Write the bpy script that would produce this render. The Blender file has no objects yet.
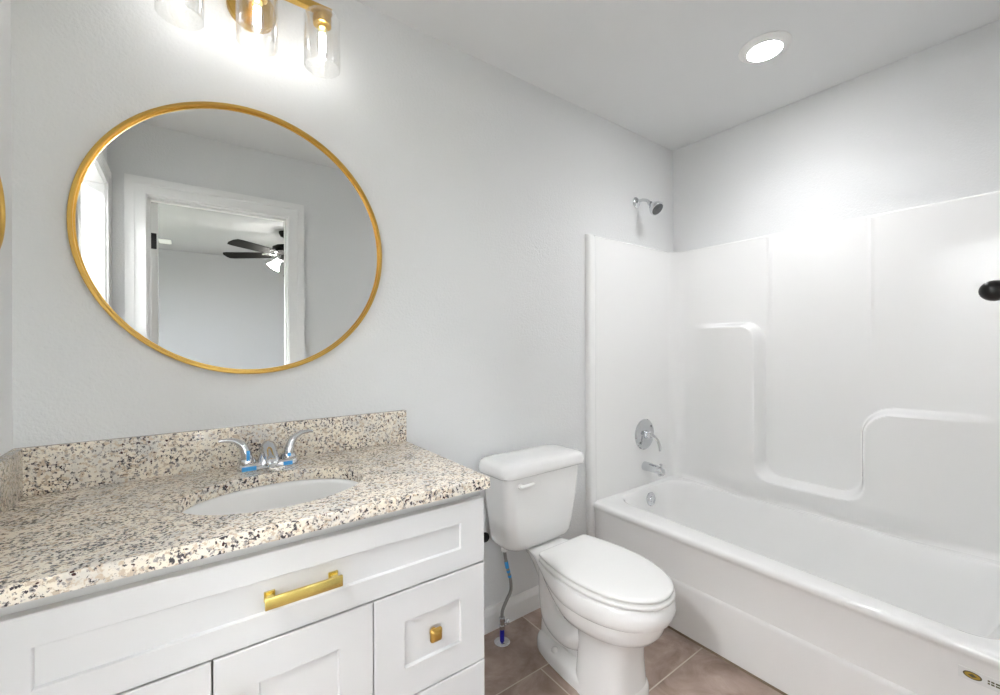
import bpy, bmesh, math, random
from math import sin, cos, pi, radians, sqrt, atan2, hypot
from mathutils import Vector

random.seed(7)
scn = bpy.context.scene
COL = scn.collection

# ------------------------------------------------------------------ camera
CAM = (0.0, -1.5015, 1.223)
cd = bpy.data.cameras.new('camera')
cam = bpy.data.objects.new('camera', cd)
COL.objects.link(cam)
cd.sensor_fit = 'HORIZONTAL'
cd.sensor_width = 36.0
cd.lens = 36.0 * 424.5 / 1000.0
cd.shift_y = -0.0017
cd.clip_start = 0.01
cd.clip_end = 60
cam.location = CAM
cam.rotation_euler = (radians(90), radians(0.247), radians(-36.311))
scn.camera = cam

# ------------------------------------------------------------------ world, exposure
w = bpy.data.worlds.new('world')
scn.world = w
w.use_nodes = True
nt = w.node_tree
bg = nt.nodes['Background']
sky = nt.nodes.new('ShaderNodeTexSky')
sky.sky_type = 'HOSEK_WILKIE'
sky.sun_direction = (0.3, -0.2, 0.6)
sky.turbidity = 6
mixw = nt.nodes.new('ShaderNodeMixRGB')
mixw.inputs[0].default_value = 0.75
mixw.inputs[2].default_value = (0.9, 0.95, 1.0, 1)
nt.links.new(sky.outputs[0], mixw.inputs[1])
tcw = nt.nodes.new('ShaderNodeTexCoord')
sepw = nt.nodes.new('ShaderNodeSeparateXYZ')
nt.links.new(tcw.outputs['Generated'], sepw.inputs[0])
hor = nt.nodes.new('ShaderNodeMapRange')          # sky above the horizon, dull ground below it
hor.inputs[1].default_value = -0.02
hor.inputs[2].default_value = 0.02
nt.links.new(sepw.outputs['Z'], hor.inputs[0])
gnd = nt.nodes.new('ShaderNodeMixRGB')
nt.links.new(hor.outputs[0], gnd.inputs[0])
gnd.inputs[1].default_value = (0.16, 0.17, 0.13, 1)
nt.links.new(mixw.outputs[0], gnd.inputs[2])
nt.links.new(gnd.outputs[0], bg.inputs[0])
bg.inputs[1].default_value = 2.1
vs = scn.view_settings
vs.view_transform = 'Standard'
vs.look = 'None'
vs.gamma = 1.0
vs.use_curve_mapping = False
vs.exposure = 3.7
DOWNLIGHT = 8.0
DOWNSPOT = 1.75
BULB = 3.5
FANLAMP = 6.0
CLOSET_FILL = 12.5  # strength of the added fill lamp in the small room
scn.cycles.max_bounces = 14
scn.cycles.diffuse_bounces = 9
scn.cycles.glossy_bounces = 6
scn.cycles.transparent_max_bounces = 16
scn.cycles.use_denoising = True
scn.cycles.sample_clamp_indirect = 6.0

# ------------------------------------------------------------------ materials
def lin(c):
    return tuple(((x / 255) / 12.92 if x / 255 <= 0.04045 else ((x / 255 + 0.055) / 1.055) ** 2.4) for x in c) + (1,)

def mat(name, rgb, rough=0.5, metal=0.0, spec=0.5, coat=0.0, bump=None, emis=None):
    m = bpy.data.materials.new(name)
    m.use_nodes = True
    n = m.node_tree
    b = n.nodes['Principled BSDF']
    b.inputs['Base Color'].default_value = lin(rgb)
    b.inputs['Roughness'].default_value = rough
    b.inputs['Metallic'].default_value = metal
    b.inputs['Specular IOR Level'].default_value = spec
    b.inputs['Coat Weight'].default_value = coat
    if emis:
        b.inputs['Emission Color'].default_value = lin(emis[0])
        b.inputs['Emission Strength'].default_value = emis[1]
    if bump:
        scale, strength, dist, detail = bump
        tc = n.nodes.new('ShaderNodeTexCoord')
        t = n.nodes.new('ShaderNodeTexNoise')
        t.inputs['Scale'].default_value = scale
        t.inputs['Detail'].default_value = detail
        bp = n.nodes.new('ShaderNodeBump')
        bp.inputs['Strength'].default_value = strength
        bp.inputs['Distance'].default_value = dist
        n.links.new(tc.outputs['Object'], t.inputs['Vector'])
        n.links.new(t.outputs['Fac'], bp.inputs['Height'])
        n.links.new(bp.outputs['Normal'], b.inputs['Normal'])
    return m

M = {}
M['wall'] = mat('wall_paint', (222, 223, 223), 0.55, spec=0.35, bump=(150, 0.5, 0.003, 2.5))
M['ceil'] = mat('ceiling_paint', (222, 223, 223), 0.8, spec=0.2, bump=(80, 0.15, 0.003, 2))
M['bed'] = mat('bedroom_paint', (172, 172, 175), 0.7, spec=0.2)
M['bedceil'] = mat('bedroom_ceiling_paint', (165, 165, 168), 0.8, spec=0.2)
M['trim'] = mat('trim_paint', (236, 236, 235), 0.35)
M['cabinet'] = mat('cabinet_paint', (210, 210, 210), 0.38)
M['reveal'] = mat('cabinet_frame_paint', (196, 196, 194), 0.5)
M['porcelain'] = mat('porcelain', (238, 238, 237), 0.08, coat=0.3)
M['seat'] = mat('seat_plastic', (238, 238, 236), 0.22)
M['acrylic'] = mat('tub_acrylic', (238, 238, 237), 0.09)
M['chrome'] = mat('chrome', (215, 217, 220), 0.08, 1.0)
M['chrome_dark'] = mat('nozzle_face', (95, 97, 98), 0.35, 0.6)
M['steel'] = mat('braided_steel', (150, 150, 146), 0.35, 0.8, bump=(900, 0.8, 0.001, 1))
M['gold'] = mat('brushed_gold', (208, 170, 92), 0.3, 1.0)
M['gold_light'] = mat('satin_brass', (226, 204, 122), 0.26, 1.0)
M['black'] = mat('black_metal', (26, 25, 24), 0.32)
M['rubber'] = mat('black_rubber', (12, 12, 12), 0.6)
M['bronze'] = mat('dark_bronze', (60, 60, 62), 0.4, 0.6)
M['blade'] = mat('fan_blade_black', (16, 15, 15), 0.8, spec=0.15)
M['blue'] = mat('blue_tape', (62, 160, 226), 0.45)
M['blue_pipe'] = mat('blue_pipe', (26, 22, 170), 0.35)
M['carpet'] = mat('bedroom_carpet', (178, 170, 158), 0.95, bump=(300, 0.6, 0.005, 3))
M['white_plastic'] = mat('white_plastic', (235, 235, 233), 0.4)
M['stickerw'] = mat('sticker_film', (226, 227, 226), 0.2)
M['stickerd'] = mat('sticker_print', (92, 86, 62), 0.5)
M['stickerg'] = mat('sticker_gold', (178, 150, 66), 0.35, 0.5)
M['caulk'] = mat('aged_caulk', (128, 112, 92), 0.7)
M['lens'] = mat('light_lens', (255, 255, 255), 0.5, emis=((252, 252, 254), DOWNLIGHT))
M['filament'] = mat('bulb_glow', (255, 255, 255), 0.5, emis=((252, 252, 254), BULB))
M['fanglow'] = mat('lit_frosted_glass', (245, 245, 245), 0.4, emis=((255, 250, 242), FANLAMP))

M['closet_fill_glow'] = mat('fill_light_opal_glass', (245, 245, 245), 0.4, emis=((252, 252, 254), CLOSET_FILL))  # glow of the added fill lamp
# mirror glass
mm = mat('mirror_glass', (232, 234, 233), 0.0, 1.0)
M['mirror'] = mm

# clear thin glass: transparent + fresnel reflection
def thin_glass(name, seeded):
    m = bpy.data.materials.new(name)
    m.use_nodes = True
    n = m.node_tree
    for q in list(n.nodes):
        if q.type == 'BSDF_PRINCIPLED':
            n.nodes.remove(q)
    out = n.nodes['Material Output']
    tr = n.nodes.new('ShaderNodeBsdfTransparent')
    tr.inputs[0].default_value = (0.985, 0.985, 0.98, 1)
    gl = n.nodes.new('ShaderNodeBsdfGlossy')
    gl.inputs['Roughness'].default_value = 0.06
    gl.inputs['Color'].default_value = (0.95, 0.95, 0.95, 1)
    lw = n.nodes.new('ShaderNodeLayerWeight')
    lw.inputs['Blend'].default_value = 0.5
    pw = n.nodes.new('ShaderNodeMath')
    pw.operation = 'POWER'
    pw.inputs[1].default_value = 2.6
    n.links.new(lw.outputs['Facing'], pw.inputs[0])
    fr = n.nodes.new('ShaderNodeMath')
    fr.operation = 'MULTIPLY_ADD'
    fr.inputs[1].default_value = 0.75
    fr.inputs[2].default_value = 0.04
    n.links.new(pw.outputs[0], fr.inputs[0])
    mx = n.nodes.new('ShaderNodeMixShader')
    n.links.new(tr.outputs[0], mx.inputs[1])
    n.links.new(gl.outputs[0], mx.inputs[2])
    n.links.new(mx.outputs[0], out.inputs['Surface'])
    if seeded:
        tc = n.nodes.new('ShaderNodeTexCoord')
        vo = n.nodes.new('ShaderNodeTexVoronoi')
        vo.inputs['Scale'].default_value = 190
        n.links.new(tc.outputs['Object'], vo.inputs['Vector'])
        rp = n.nodes.new('ShaderNodeValToRGB')
        rp.color_ramp.elements[0].position = 0.16
        rp.color_ramp.elements[0].color = (1, 1, 1, 1)
        rp.color_ramp.elements[1].position = 0.30
        rp.color_ramp.elements[1].color = (0, 0, 0, 1)
        n.links.new(vo.outputs['Distance'], rp.inputs[0])
        bp = n.nodes.new('ShaderNodeBump')
        bp.inputs['Strength'].default_value = 0.9
        bp.inputs['Distance'].default_value = 0.004
        n.links.new(rp.outputs[0], bp.inputs['Height'])
        n.links.new(bp.outputs[0], gl.inputs['Normal'])
        ma = n.nodes.new('ShaderNodeMath')
        ma.operation = 'MULTIPLY_ADD'
        ma.inputs[1].default_value = 0.30
        n.links.new(rp.outputs[0], ma.inputs[0])
        n.links.new(fr.outputs[0], ma.inputs[2])
        n.links.new(ma.outputs[0], mx.inputs[0])
    else:
        n.links.new(fr.outputs[0], mx.inputs[0])
    return m
M['glass'] = thin_glass('seeded_glass', True)
M['bulbglass'] = thin_glass('clear_bulb_glass', False)
M['added_pane_glass'] = thin_glass('added_window_glass', False)

def granite():
    m = bpy.data.materials.new('speckled_granite')
    m.use_nodes = True
    n = m.node_tree
    L = n.links.new
    b = n.nodes['Principled BSDF']
    tc = n.nodes.new('ShaderNodeTexCoord')
    geo = n.nodes.new('ShaderNodeNewGeometry')
    def noise(scale, detail=3, rough=0.6, off=0):
        mp = n.nodes.new('ShaderNodeMapping')
        mp.inputs['Location'].default_value = (off, off * 1.7, off * .6)
        L(geo.outputs['Position'], mp.inputs['Vector'])
        t = n.nodes.new('ShaderNodeTexNoise')
        t.inputs['Scale'].default_value = scale
        t.inputs['Detail'].default_value = detail
        t.inputs['Roughness'].default_value = rough
        L(mp.outputs[0], t.inputs['Vector'])
        return t.outputs['Fac']
    def ramp(src, stops):
        r = n.nodes.new('ShaderNodeValToRGB')
        e = r.color_ramp.elements
        while len(e) < len(stops):
            e.new(0.5)
        for el, (p, c) in zip(e, stops):
            el.position = p
            el.color = c if len(c) == 4 else lin(c)
        L(src, r.inputs[0])
        return r.outputs[0]
    def mix(f, a, c):
        x = n.nodes.new('ShaderNodeMixRGB')
        L(f, x.inputs[0])
        if isinstance(a, tuple): x.inputs[1].default_value = a
        else: L(a, x.inputs[1])
        if isinstance(c, tuple): x.inputs[2].default_value = c
        else: L(c, x.inputs[2])
        return x.outputs[0]
    W, K = (1, 1, 1, 1), (0, 0, 0, 1)
    base = ramp(noise(14, 4, .6, 1), [(0.35, (243, 233, 215)), (0.5, (235, 227, 213)), (0.66, (212, 208, 201))])
    tan = ramp(noise(120, 3, .55, 5), [(0.53, K), (0.60, W)])
    c = mix(tan, base, lin((204, 187, 166)))
    grey = ramp(noise(105, 4, .62, 9), [(0.57, K), (0.62, W)])
    c = mix(grey, c, lin((158, 152, 148)))
    cl = n.nodes.new('ShaderNodeMath')                 # dark grains gather in loose clusters
    cl.operation = 'MULTIPLY_ADD'
    cl.inputs[1].default_value = 0.30
    L(noise(24, 2, .5, 31), cl.inputs[0])
    L(noise(140, 3, .62, 14), cl.inputs[2])
    dark = ramp(cl.outputs[0], [(0.722, K), (0.765, W)])
    c = mix(dark, c, lin((70, 66, 70)))
    burg = ramp(noise(105, 2, .5, 21), [(0.665, K), (0.70, W)])
    c = mix(burg, c, lin((64, 34, 34)))
    L(c, b.inputs['Base Color'])
    b.inputs['Roughness'].default_value = 0.16
    b.inputs['Coat Weight'].default_value = 0.15
    return m
M['granite'] = granite()

def tile():
    m = bpy.data.materials.new('brown_floor_tile')
    m.use_nodes = True
    n = m.node_tree
    L = n.links.new
    b = n.nodes['Principled BSDF']
    geo = n.nodes.new('ShaderNodeNewGeometry')
    sx = n.nodes.new('ShaderNodeSeparateXYZ')
    L(geo.outputs['Position'], sx.inputs[0])
    def math_(op, a, c=None):
        x = n.nodes.new('ShaderNodeMath')
        x.operation = op
        for i, v in enumerate((a, c)):
            if v is None: continue
            if isinstance(v, (int, float)): x.inputs[i].default_value = v
            else: L(v, x.inputs[i])
        return x.outputs[0]
    RH, TW = 0.3075, 0.61
    rowf = math_('DIVIDE', math_('ADD', sx.outputs['Y'], -0.0145), RH)    # grout at y = .0145 - k*RH
    row = math_('FLOOR', rowf)
    odd = math_('FRACT', math_('MULTIPLY', row, 0.5))                       # 0.5 on odd rows
    # odd row (-1): seam x=1.215 ; even row (-2): seam x=1.072
    off = math_('ADD', math_('MULTIPLY', odd, 2 * (1.215 - 1.072)), 1.072)
    colf = math_('DIVIDE', math_('SUBTRACT', sx.outputs['X'], off), TW)
    col = math_('FLOOR', colf)
    fx = math_('FRACT', colf)
    fy = math_('FRACT', rowf)
    dx = math_('MULTIPLY', math_('MINIMUM', fx, math_('SUBTRACT', 1.0, fx)), TW)
    dy = math_('MULTIPLY', math_('MINIMUM', fy, math_('SUBTRACT', 1.0, fy)), RH)
    d = math_('MINIMUM', dx, dy)
    g = n.nodes.new('ShaderNodeMapRange')
    g.inputs[1].default_value = 0.0018
    g.inputs[2].default_value = 0.0030
    L(d, g.inputs[0])
    # mottled tile
    cmb = n.nodes.new('ShaderNodeCombineXYZ')
    L(math_('MULTIPLY', col, 7.3), cmb.inputs[0]); L(math_('MULTIPLY', row, 3.1), cmb.inputs[1])
    va = n.nodes.new('ShaderNodeVectorMath')
    L(geo.outputs['Position'], va.inputs[0]); L(cmb.outputs[0], va.inputs[1])
    nz = n.nodes.new('ShaderNodeTexNoise')
    nz.inputs['Scale'].default_value = 7
    nz.inputs['Detail'].default_value = 6
    nz.inputs['Roughness'].default_value = 0.62
    nz.inputs['Distortion'].default_value = 0.8
    L(va.outputs[0], nz.inputs['Vector'])
    r = n.nodes.new('ShaderNodeValToRGB')
    e = r.color_ramp.elements
    e.new(0.5)
    for el, (p, c) in zip(e, [(0.3, (134, 114, 101)), (0.5, (166, 146, 134)), (0.7, (190, 171, 163))]):
        el.position = p; el.color = lin(c)
    L(nz.outputs['Fac'], r.inputs[0])
    mx = n.nodes.new('ShaderNodeMixRGB')
    L(g.outputs[0], mx.inputs[0])
    mx.inputs[1].default_value = lin((205, 194, 182))
    L(r.outputs[0], mx.inputs[2])
    L(mx.outputs[0], b.inputs['Base Color'])
    b.inputs['Roughness'].default_value = 0.42
    bp = n.nodes.new('ShaderNodeBump')
    bp.inputs['Strength'].default_value = 0.5
    bp.inputs['Distance'].default_value = 0.002
    L(g.outputs[0], bp.inputs['Height'])
    L(bp.outputs[0], b.inputs['Normal'])
    return m
M['tile'] = tile()

# ------------------------------------------------------------------ mesh helpers
ORG = {}     # origin of each object inside its root's frame

class MB:
    def rotz(self, cx, cy, a):
        self.v = [(cx + (x - cx) * cos(a) - (y - cy) * sin(a), cy + (x - cx) * sin(a) + (y - cy) * cos(a), z) for x, y, z in self.v]
        return self
    def __init__(self):
        self.v, self.f = [], []
    def add(self, V, F):
        o = len(self.v)
        self.v += [tuple(p) for p in V]
        self.f += [tuple(i + o for i in q) for q in F]
        return self
    def box(self, x0, x1, y0, y1, z0, z1):
        V = [(x, y, z) for z in (z0, z1) for y in (y0, y1) for x in (x0, x1)]
        return self.add(V, [(0, 2, 3, 1), (4, 5, 7, 6), (0, 1, 5, 4), (2, 6, 7, 3), (0, 4, 6, 2), (1, 3, 7, 5)])
    def rbox(self, x0, x1, y0, y1, z0, z1, r=0.003, seg=2):
        bm = bmesh.new()
        bmesh.ops.create_cube(bm, size=1)
        for v in bm.verts:
            v.co = Vector(((x0 + x1) / 2 + v.co.x * (x1 - x0), (y0 + y1) / 2 + v.co.y * (y1 - y0), (z0 + z1) / 2 + v.co.z * (z1 - z0)))
        bmesh.ops.bevel(bm, geom=bm.edges[:], offset=r, segments=seg, affect='EDGES', profile=0.5)
        bm.verts.index_update()
        V = [v.co[:] for v in bm.verts]
        F = [[v.index for v in f.verts] for f in bm.faces]
        bm.free()
        return self.add(V, F)
    def loft(self, rings, cap0=True, cap1=True, closed=True):
        n = len(rings[0])
        V = [p for r in rings for p in r]
        F = []
        for i in range(len(rings) - 1):
            for j in range(n if closed else n - 1):
                k = (j + 1) % n
                F.append((i * n + j, i * n + k, (i + 1) * n + k, (i + 1) * n + j))
        if cap0: F.append(tuple(range(n - 1, -1, -1)))
        if cap1: F.append(tuple(range((len(rings) - 1) * n, len(rings) * n)))
        return self.add(V, F)
    def lathe(self, c, axis, prof, n=32, cap0=True, cap1=True):
        a = Vector(axis).normalized()
        t = Vector((0, 0, 1)) if abs(a.z) < 0.9 else Vector((1, 0, 0))
        e1 = a.cross(t).normalized(); e2 = a.cross(e1)
        c = Vector(c)
        rings = [[c + a * h + (e1 * cos(2 * pi * k / n) + e2 * sin(2 * pi * k / n)) * max(r, 1e-5) for k in range(n)] for r, h in prof]
        return self.loft(rings, cap0, cap1)
    def tube(self, pts, rad, n=14, sm=6, squash=None):
        P = [Vector(p) for p in pts]
        R = rad if isinstance(rad, (list, tuple)) else [rad] * len(P)
        if sm and len(P) > 2:
            Q, S = [], []
            for i in range(len(P) - 1):
                p0 = P[max(i - 1, 0)]; p1 = P[i]; p2 = P[i + 1]; p3 = P[min(i + 2, len(P) - 1)]
                for k in range(sm):
                    t = k / sm
                    Q.append(0.5 * ((2 * p1) + (p2 - p0) * t + (2 * p0 - 5 * p1 + 4 * p2 - p3) * t * t + (3 * p1 - p0 - 3 * p2 + p3) * t ** 3))
                    S.append(R[i] * (1 - t) + R[i + 1] * t)
            Q.append(P[-1]); S.append(R[-1])
            P, R = Q, S
        T = [(P[min(i + 1, len(P) - 1)] - P[max(i - 1, 0)]).normalized() for i in range(len(P))]
        up = Vector((0, 0, 1)) if abs(T[0].z) < 0.9 else Vector((1, 0, 0))
        e1 = T[0].cross(up).normalized()
        rings = []
        for p, t, r in zip(P, T, R):
            e1 = (e1 - t * e1.dot(t)).normalized()
            e2 = t.cross(e1)
            s = squash or 1.0
            rings.append([p + (e1 * cos(2 * pi * k / n) + e2 * sin(2 * pi * k / n) * s) * r for k in range(n)])
        return self.loft(rings)
    def sphere(self, c, r, sx=1, sy=1, sz=1, n=24, m=12, h0=-1.0):
        prof = []
        rings = []
        for i in range(m + 1):
            a = -pi / 2 * abs(h0) + (pi / 2 + pi / 2 * abs(h0)) * i / m
            rr = cos(a) * r
            rings.append([(c[0] + sx * max(rr, 1e-5) * cos(2 * pi * k / n), c[1] + sy * max(rr, 1e-5) * sin(2 * pi * k / n), c[2] + sz * r * sin(a)) for k in range(n)])
        return self.loft(rings)
    def build(self, name, m, parent=None, smooth=35, frame=None):
        V = self.v
        lo = [min(p[i] for p in V) for i in range(3)]
        hi = [max(p[i] for p in V) for i in range(3)]
        c = Vector(((lo[0] + hi[0]) / 2, (lo[1] + hi[1]) / 2, lo[2] if parent is None else (lo[2] + hi[2]) / 2))
        me = bpy.data.meshes.new(name)
        me.from_pydata([(p[0] - c.x, p[1] - c.y, p[2] - c.z) for p in V], [], self.f)
        bm = bmesh.new()
        bm.from_mesh(me)
        bmesh.ops.remove_doubles(bm, verts=bm.verts[:], dist=1e-6)
        bmesh.ops.recalc_face_normals(bm, faces=bm.faces[:])
        bm.to_mesh(me)
        bm.free()
        me.materials.append(m)
        if smooth:
            for p in me.polygons: p.use_smooth = True
            me.set_sharp_from_angle(angle=radians(smooth))
        o = bpy.data.objects.new(name, me)
        COL.objects.link(o)
        if parent is None:
            o.location = c
        else:
            o.parent = parent
            o.location = c - ORG[parent]
        ORG[o] = c
        return o

def tag(o, label=None, cat=None, group=None, kind=None):
    if label: o['label'] = label
    if cat: o['category'] = cat
    if group: o['group'] = group
    if kind: o['kind'] = kind
    return o

def thing(name, loc, label, cat, group=None, local=False, rz=0):
    o = bpy.data.objects.new(name, None)
    COL.objects.link(o)
    o.empty_display_size = 0.05
    o.location = loc
    o.rotation_euler = (0, 0, rz)
    ORG[o] = Vector((0, 0, 0)) if local else Vector(loc)
    return tag(o, label, cat, group)

def struct(name, mb, m, parent=None, smooth=0):
    o = mb.build(name, m, parent, smooth)
    if parent is None: o['kind'] = 'structure'
    return o

def rrect(x0, x1, y0, y1, z, r, nc=6, ns=1):
    r = min(r, (x1 - x0) / 2 - 1e-4, (y1 - y0) / 2 - 1e-4)
    P = []
    cs = [((x1 - r, y1 - r), 0), ((x0 + r, y1 - r), 90), ((x0 + r, y0 + r), 180), ((x1 - r, y0 + r), 270)]
    for i, ((cx, cy), a0) in enumerate(cs):
        arc = [(cx + r * cos(radians(a0 + 90 * k / nc)), cy + r * sin(radians(a0 + 90 * k / nc)), z) for k in range(nc + 1)]
        P += arc
        if ns > 1:
            (nx, ny), na = cs[(i + 1) % 4]
            q = (nx + r * cos(radians(na)), ny + r * sin(radians(na)))
            p = arc[-1]
            P += [(p[0] + (q[0] - p[0]) * k / ns, p[1] + (q[1] - p[1]) * k / ns, z) for k in range(1, ns)]
    return P

def sstep(a, b, x):
    t = min(1, max(0, (x - a) / (b - a)))
    return t * t * (3 - 2 * t)

# ------------------------------------------------------------------ room shell
XL, XR, YF, H = -0.337, 2.4585, -1.52, 2.44
WT = 0.115
struct('floor', MB().box(XL - WT, XR + 0.1, YF - WT, 0.1, -0.05, 0), M['tile'])
struct('ceiling', MB().box(XL - WT, XR + 0.1, YF - WT, 0.1, H, H + 0.08), M['ceil'])
struct('wall_back', MB().box(XL - WT, XR + 0.1, 0, 0.1, 0, H), M['wall'])
struct('wall_right', MB().box(XR, XR + 0.1, YF - WT, 0, 0, H), M['wall'])
# left wall with an opening to the next small room
OY0, OY1, OZ = -1.43, -0.76, 2.05
wl = MB().box(XL - WT + .02, XL, OY1 + .012, 0, 0, H).box(XL - WT + .02, XL, YF, OY0 - .012, 0, H).box(XL - WT + .02, XL, OY0 - .012, OY1 + .012, OZ + .012, H)
struct('wall_left', wl, M['wall'])
# front wall (behind the camera) with the doorway
DX0, DX1, DZ = -0.175, 0.517, 2.05
wf = MB().box(XL - WT, DX0 - .012, YF - WT, YF, 0, H).box(DX1 + .012, XR, YF - WT, YF, 0, H).box(DX0 - .012, DX1 + .012, YF - WT, YF, DZ + .012, H)
struct('wall_front', wf, M['wall'])

def casing_x(mb, x0, x1, z, y0, y1, wd=0.088):
    """door casing with mitred corners around an opening along x, between y0 and y1, with a thin back-band step"""
    t = y1
    sgn = 1 if y1 > y0 else -1
    for (a, b, dep) in ((0.0, wd, 0.75), (wd * .55, wd, 1.0)):
        yy = y0 + (y1 - y0) * dep
        i, o = 0.006 + a, 0.006 + b
        prof = [[(x0 - i, 0), (x0 - i, z + i), (x1 + i, z + i), (x1 + i, 0)], [(x0 - o, 0), (x0 - o, z + o), (x1 + o, z + o), (x1 + o, 0)]]
        V = []
        for y in (y0, yy):
            for pr in prof:
                V += [(p[0], y, p[1]) for p in pr]
        F = []
        for k in range(3):
            F += [(k, k + 1, 5 + k, 4 + k), (8 + k, 12 + k, 13 + k, 9 + k), (k, 8 + k, 9 + k, k + 1), (4 + k, 5 + k, 13 + k, 12 + k)]
        F += [(0, 4, 12, 8), (3, 11, 15, 7)]
        mb.add(V, F)
    return mb
struct('trim_1', casing_x(MB(), DX0, DX1, DZ, YF, YF + 0.017), M['trim'])
struct('trim_2', casing_x(MB(), DX0, DX1, DZ, YF - WT, YF - WT - 0.017), M['trim'])
jb = MB().box(DX0 - .012, DX0, YF - WT, YF, 0, DZ).box(DX1, DX1 + .012, YF - WT, YF, 0, DZ).box(DX0 - .012, DX1 + .012, YF - WT, YF, DZ, DZ + .012)
jb.box(DX1 - .01, DX1, YF - .07, YF - .035, 0, DZ).box(DX0, DX0 + .01, YF - .07, YF - .035, 0, DZ).box(DX0, DX1, YF - .07, YF - .035, DZ - .01, DZ)
struct('trim_3', jb, M['trim'])
# casing and jamb of the opening in the left wall (swap x and y of the helper)
c4 = casing_x(MB(), OY0, OY1, OZ, 0, 0.017, 0.08)
c4.v = [(XL + p[1], p[0], p[2]) for p in c4.v]
struct('trim_4', c4, M['trim'])
j5 = MB().box(XL - WT + .02, XL, OY0 - .012, OY0, 0, OZ).box(XL - WT + .02, XL, OY1, OY1 + .012, 0, OZ).box(XL - WT + .02, XL, OY0 - .012, OY1 + .012, OZ, OZ + .012)
struct('trim_5', j5, M['trim'])
# the small room behind the left wall
cx0 = XL - WT + .02
struct('wall_closet', MB().box(cx0 - 1.05, cx0 - 1.0, -1.7, 0, 0, H).box(cx0 - 1.0, cx0, -1.7, YF - .01, 0, H).box(cx0 - 1.0, cx0, -.05, 0, 0, H), M['wall'])
struct('floor_closet', MB().box(cx0 - 1.05, XL - WT, -1.7, 0, -0.05, 0), M['carpet'])
struct('ceiling_closet', MB().box(cx0 - 1.05, XL - WT, -1.7, 0, H, H + .08), M['ceil'])

cl = thing('closet_fill_light', (cx0 - .5, -1.05, H - .09), 'added unseen opal fill light in the small room behind the side wall', 'ceiling light')  # unseen lamp added to spread soft light into the bathroom
MB().lathe((cx0 - .5, -1.05, H), (0, 0, -1), [(.17, 0), (.17, .02), (.16, .025)], 40).build('base', M['white_plastic'], cl)
MB().lathe((cx0 - .5, -1.05, H - .024), (0, 0, -1), [(.155, 0), (.15, .03), (.11, .055), (.05, .066), (.002, .068)], 40).build('diffuser', M['closet_fill_glow'], cl)

def baseboard(name, pts):
    """profiled baseboard extruded along a straight run (x0,y0)-(x1,y1); the room lies to the left of the run"""
    (x0, y0), (x1, y1) = pts
    d = Vector((x1 - x0, y1 - y0, 0)).normalized(); nrm = Vector((-d.y, d.x, 0))
    prof = [(0, 0), (.013, 0), (.013, .070), (.011, .078), (.008, .086), (.005, .092), (.004, .099), (0, .100)]
    rings = [[Vector((x, y, 0)) + nrm * a + Vector((0, 0, b)) for a, b in prof] for x, y in ((x0, y0), (x1, y1))]
    return struct(name, MB().loft(rings), M['trim'])
baseboard('baseboard_back', [(1.652, 0), (0.645, 0)])
baseboard('baseboard_front', [(DX1 + .1, YF), (1.66, YF)])

# ------------------------------------------------------------------ bedroom beyond the doorway (seen in the mirror)
BX0, BX1, BY = -1.45, 2.65, -5.25
BY0 = YF - WT
struct('floor_bedroom', MB().box(BX0 - .1, BX1 + .1, BY - .1, BY0, -0.05, 0), M['carpet'])
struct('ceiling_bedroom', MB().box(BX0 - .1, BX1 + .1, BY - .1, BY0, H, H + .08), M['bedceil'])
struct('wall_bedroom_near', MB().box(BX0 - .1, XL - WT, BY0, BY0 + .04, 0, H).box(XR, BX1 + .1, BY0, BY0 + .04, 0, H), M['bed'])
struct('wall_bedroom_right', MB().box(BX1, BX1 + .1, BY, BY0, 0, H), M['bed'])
wz0, wz1 = 0.55, 2.15
def holed(a0, a1, b0, b1, c, d, swap):
    """wall slab along a0..a1 with an added window hole b0..b1, between depths c and d"""
    out = MB()
    for (p, q, z0, z1) in ((a0, b0, 0, H), (b1, a1, 0, H), (b0, b1, 0, wz0), (b0, b1, wz1, H)):
        out.box(*((c, d, p, q) if swap else (p, q, c, d)), z0, z1)
    return out
def window(name, b0, b1, c, d, swap):
    """added unseen daylight window: white frame with a middle rail and one pane in each half"""
    e0, e1 = c + (d - c) * .25, c + (d - c) * .75
    zm = (wz0 + wz1) / 2
    out = MB()
    bx = lambda p, q, z0, z1, m=out, a=e0, b=e1: m.box(*((a, b, p, q) if swap else (p, q, a, b)), z0, z1)
    bx(b0, b0 + .05, wz0, wz1); bx(b1 - .05, b1, wz0, wz1); bx(b0 + .05, b1 - .05, wz0, wz0 + .05); bx(b0 + .05, b1 - .05, wz1 - .05, wz1); bx(b0 + .05, b1 - .05, zm - .02, zm + .02)
    o = struct(name, out, M['trim'])
    m = (c + d) / 2
    for z0, z1 in ((wz0 + .05, zm - .02), (zm + .02, wz1 - .05)):
        g = MB()
        bx(b0 + .05, b1 - .05, z0, z1, g, m - .002, m + .002)
        g.build('pane', M['added_pane_glass'], o, 0)
far = holed(BX0 - .1, .6, -1.38, -.34, BY - .1, BY, False)
far2 = holed(.6, BX1 + .1, 1.28, 2.52, BY - .1, BY, False)
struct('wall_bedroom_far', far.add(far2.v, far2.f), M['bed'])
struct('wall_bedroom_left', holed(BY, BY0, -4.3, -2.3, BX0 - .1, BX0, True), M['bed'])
window('added_window_1', -1.38, -.34, BY - .1, BY, False)  # unseen windows, added to send daylight through the doorway
window('added_window_3', 1.28, 2.52, BY - .1, BY, False)  # added to light the left part of the vanity wall
window('added_window_2', -4.3, -2.3, BX0 - .1, BX0, True)  # added to send daylight towards tub and toilet

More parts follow.
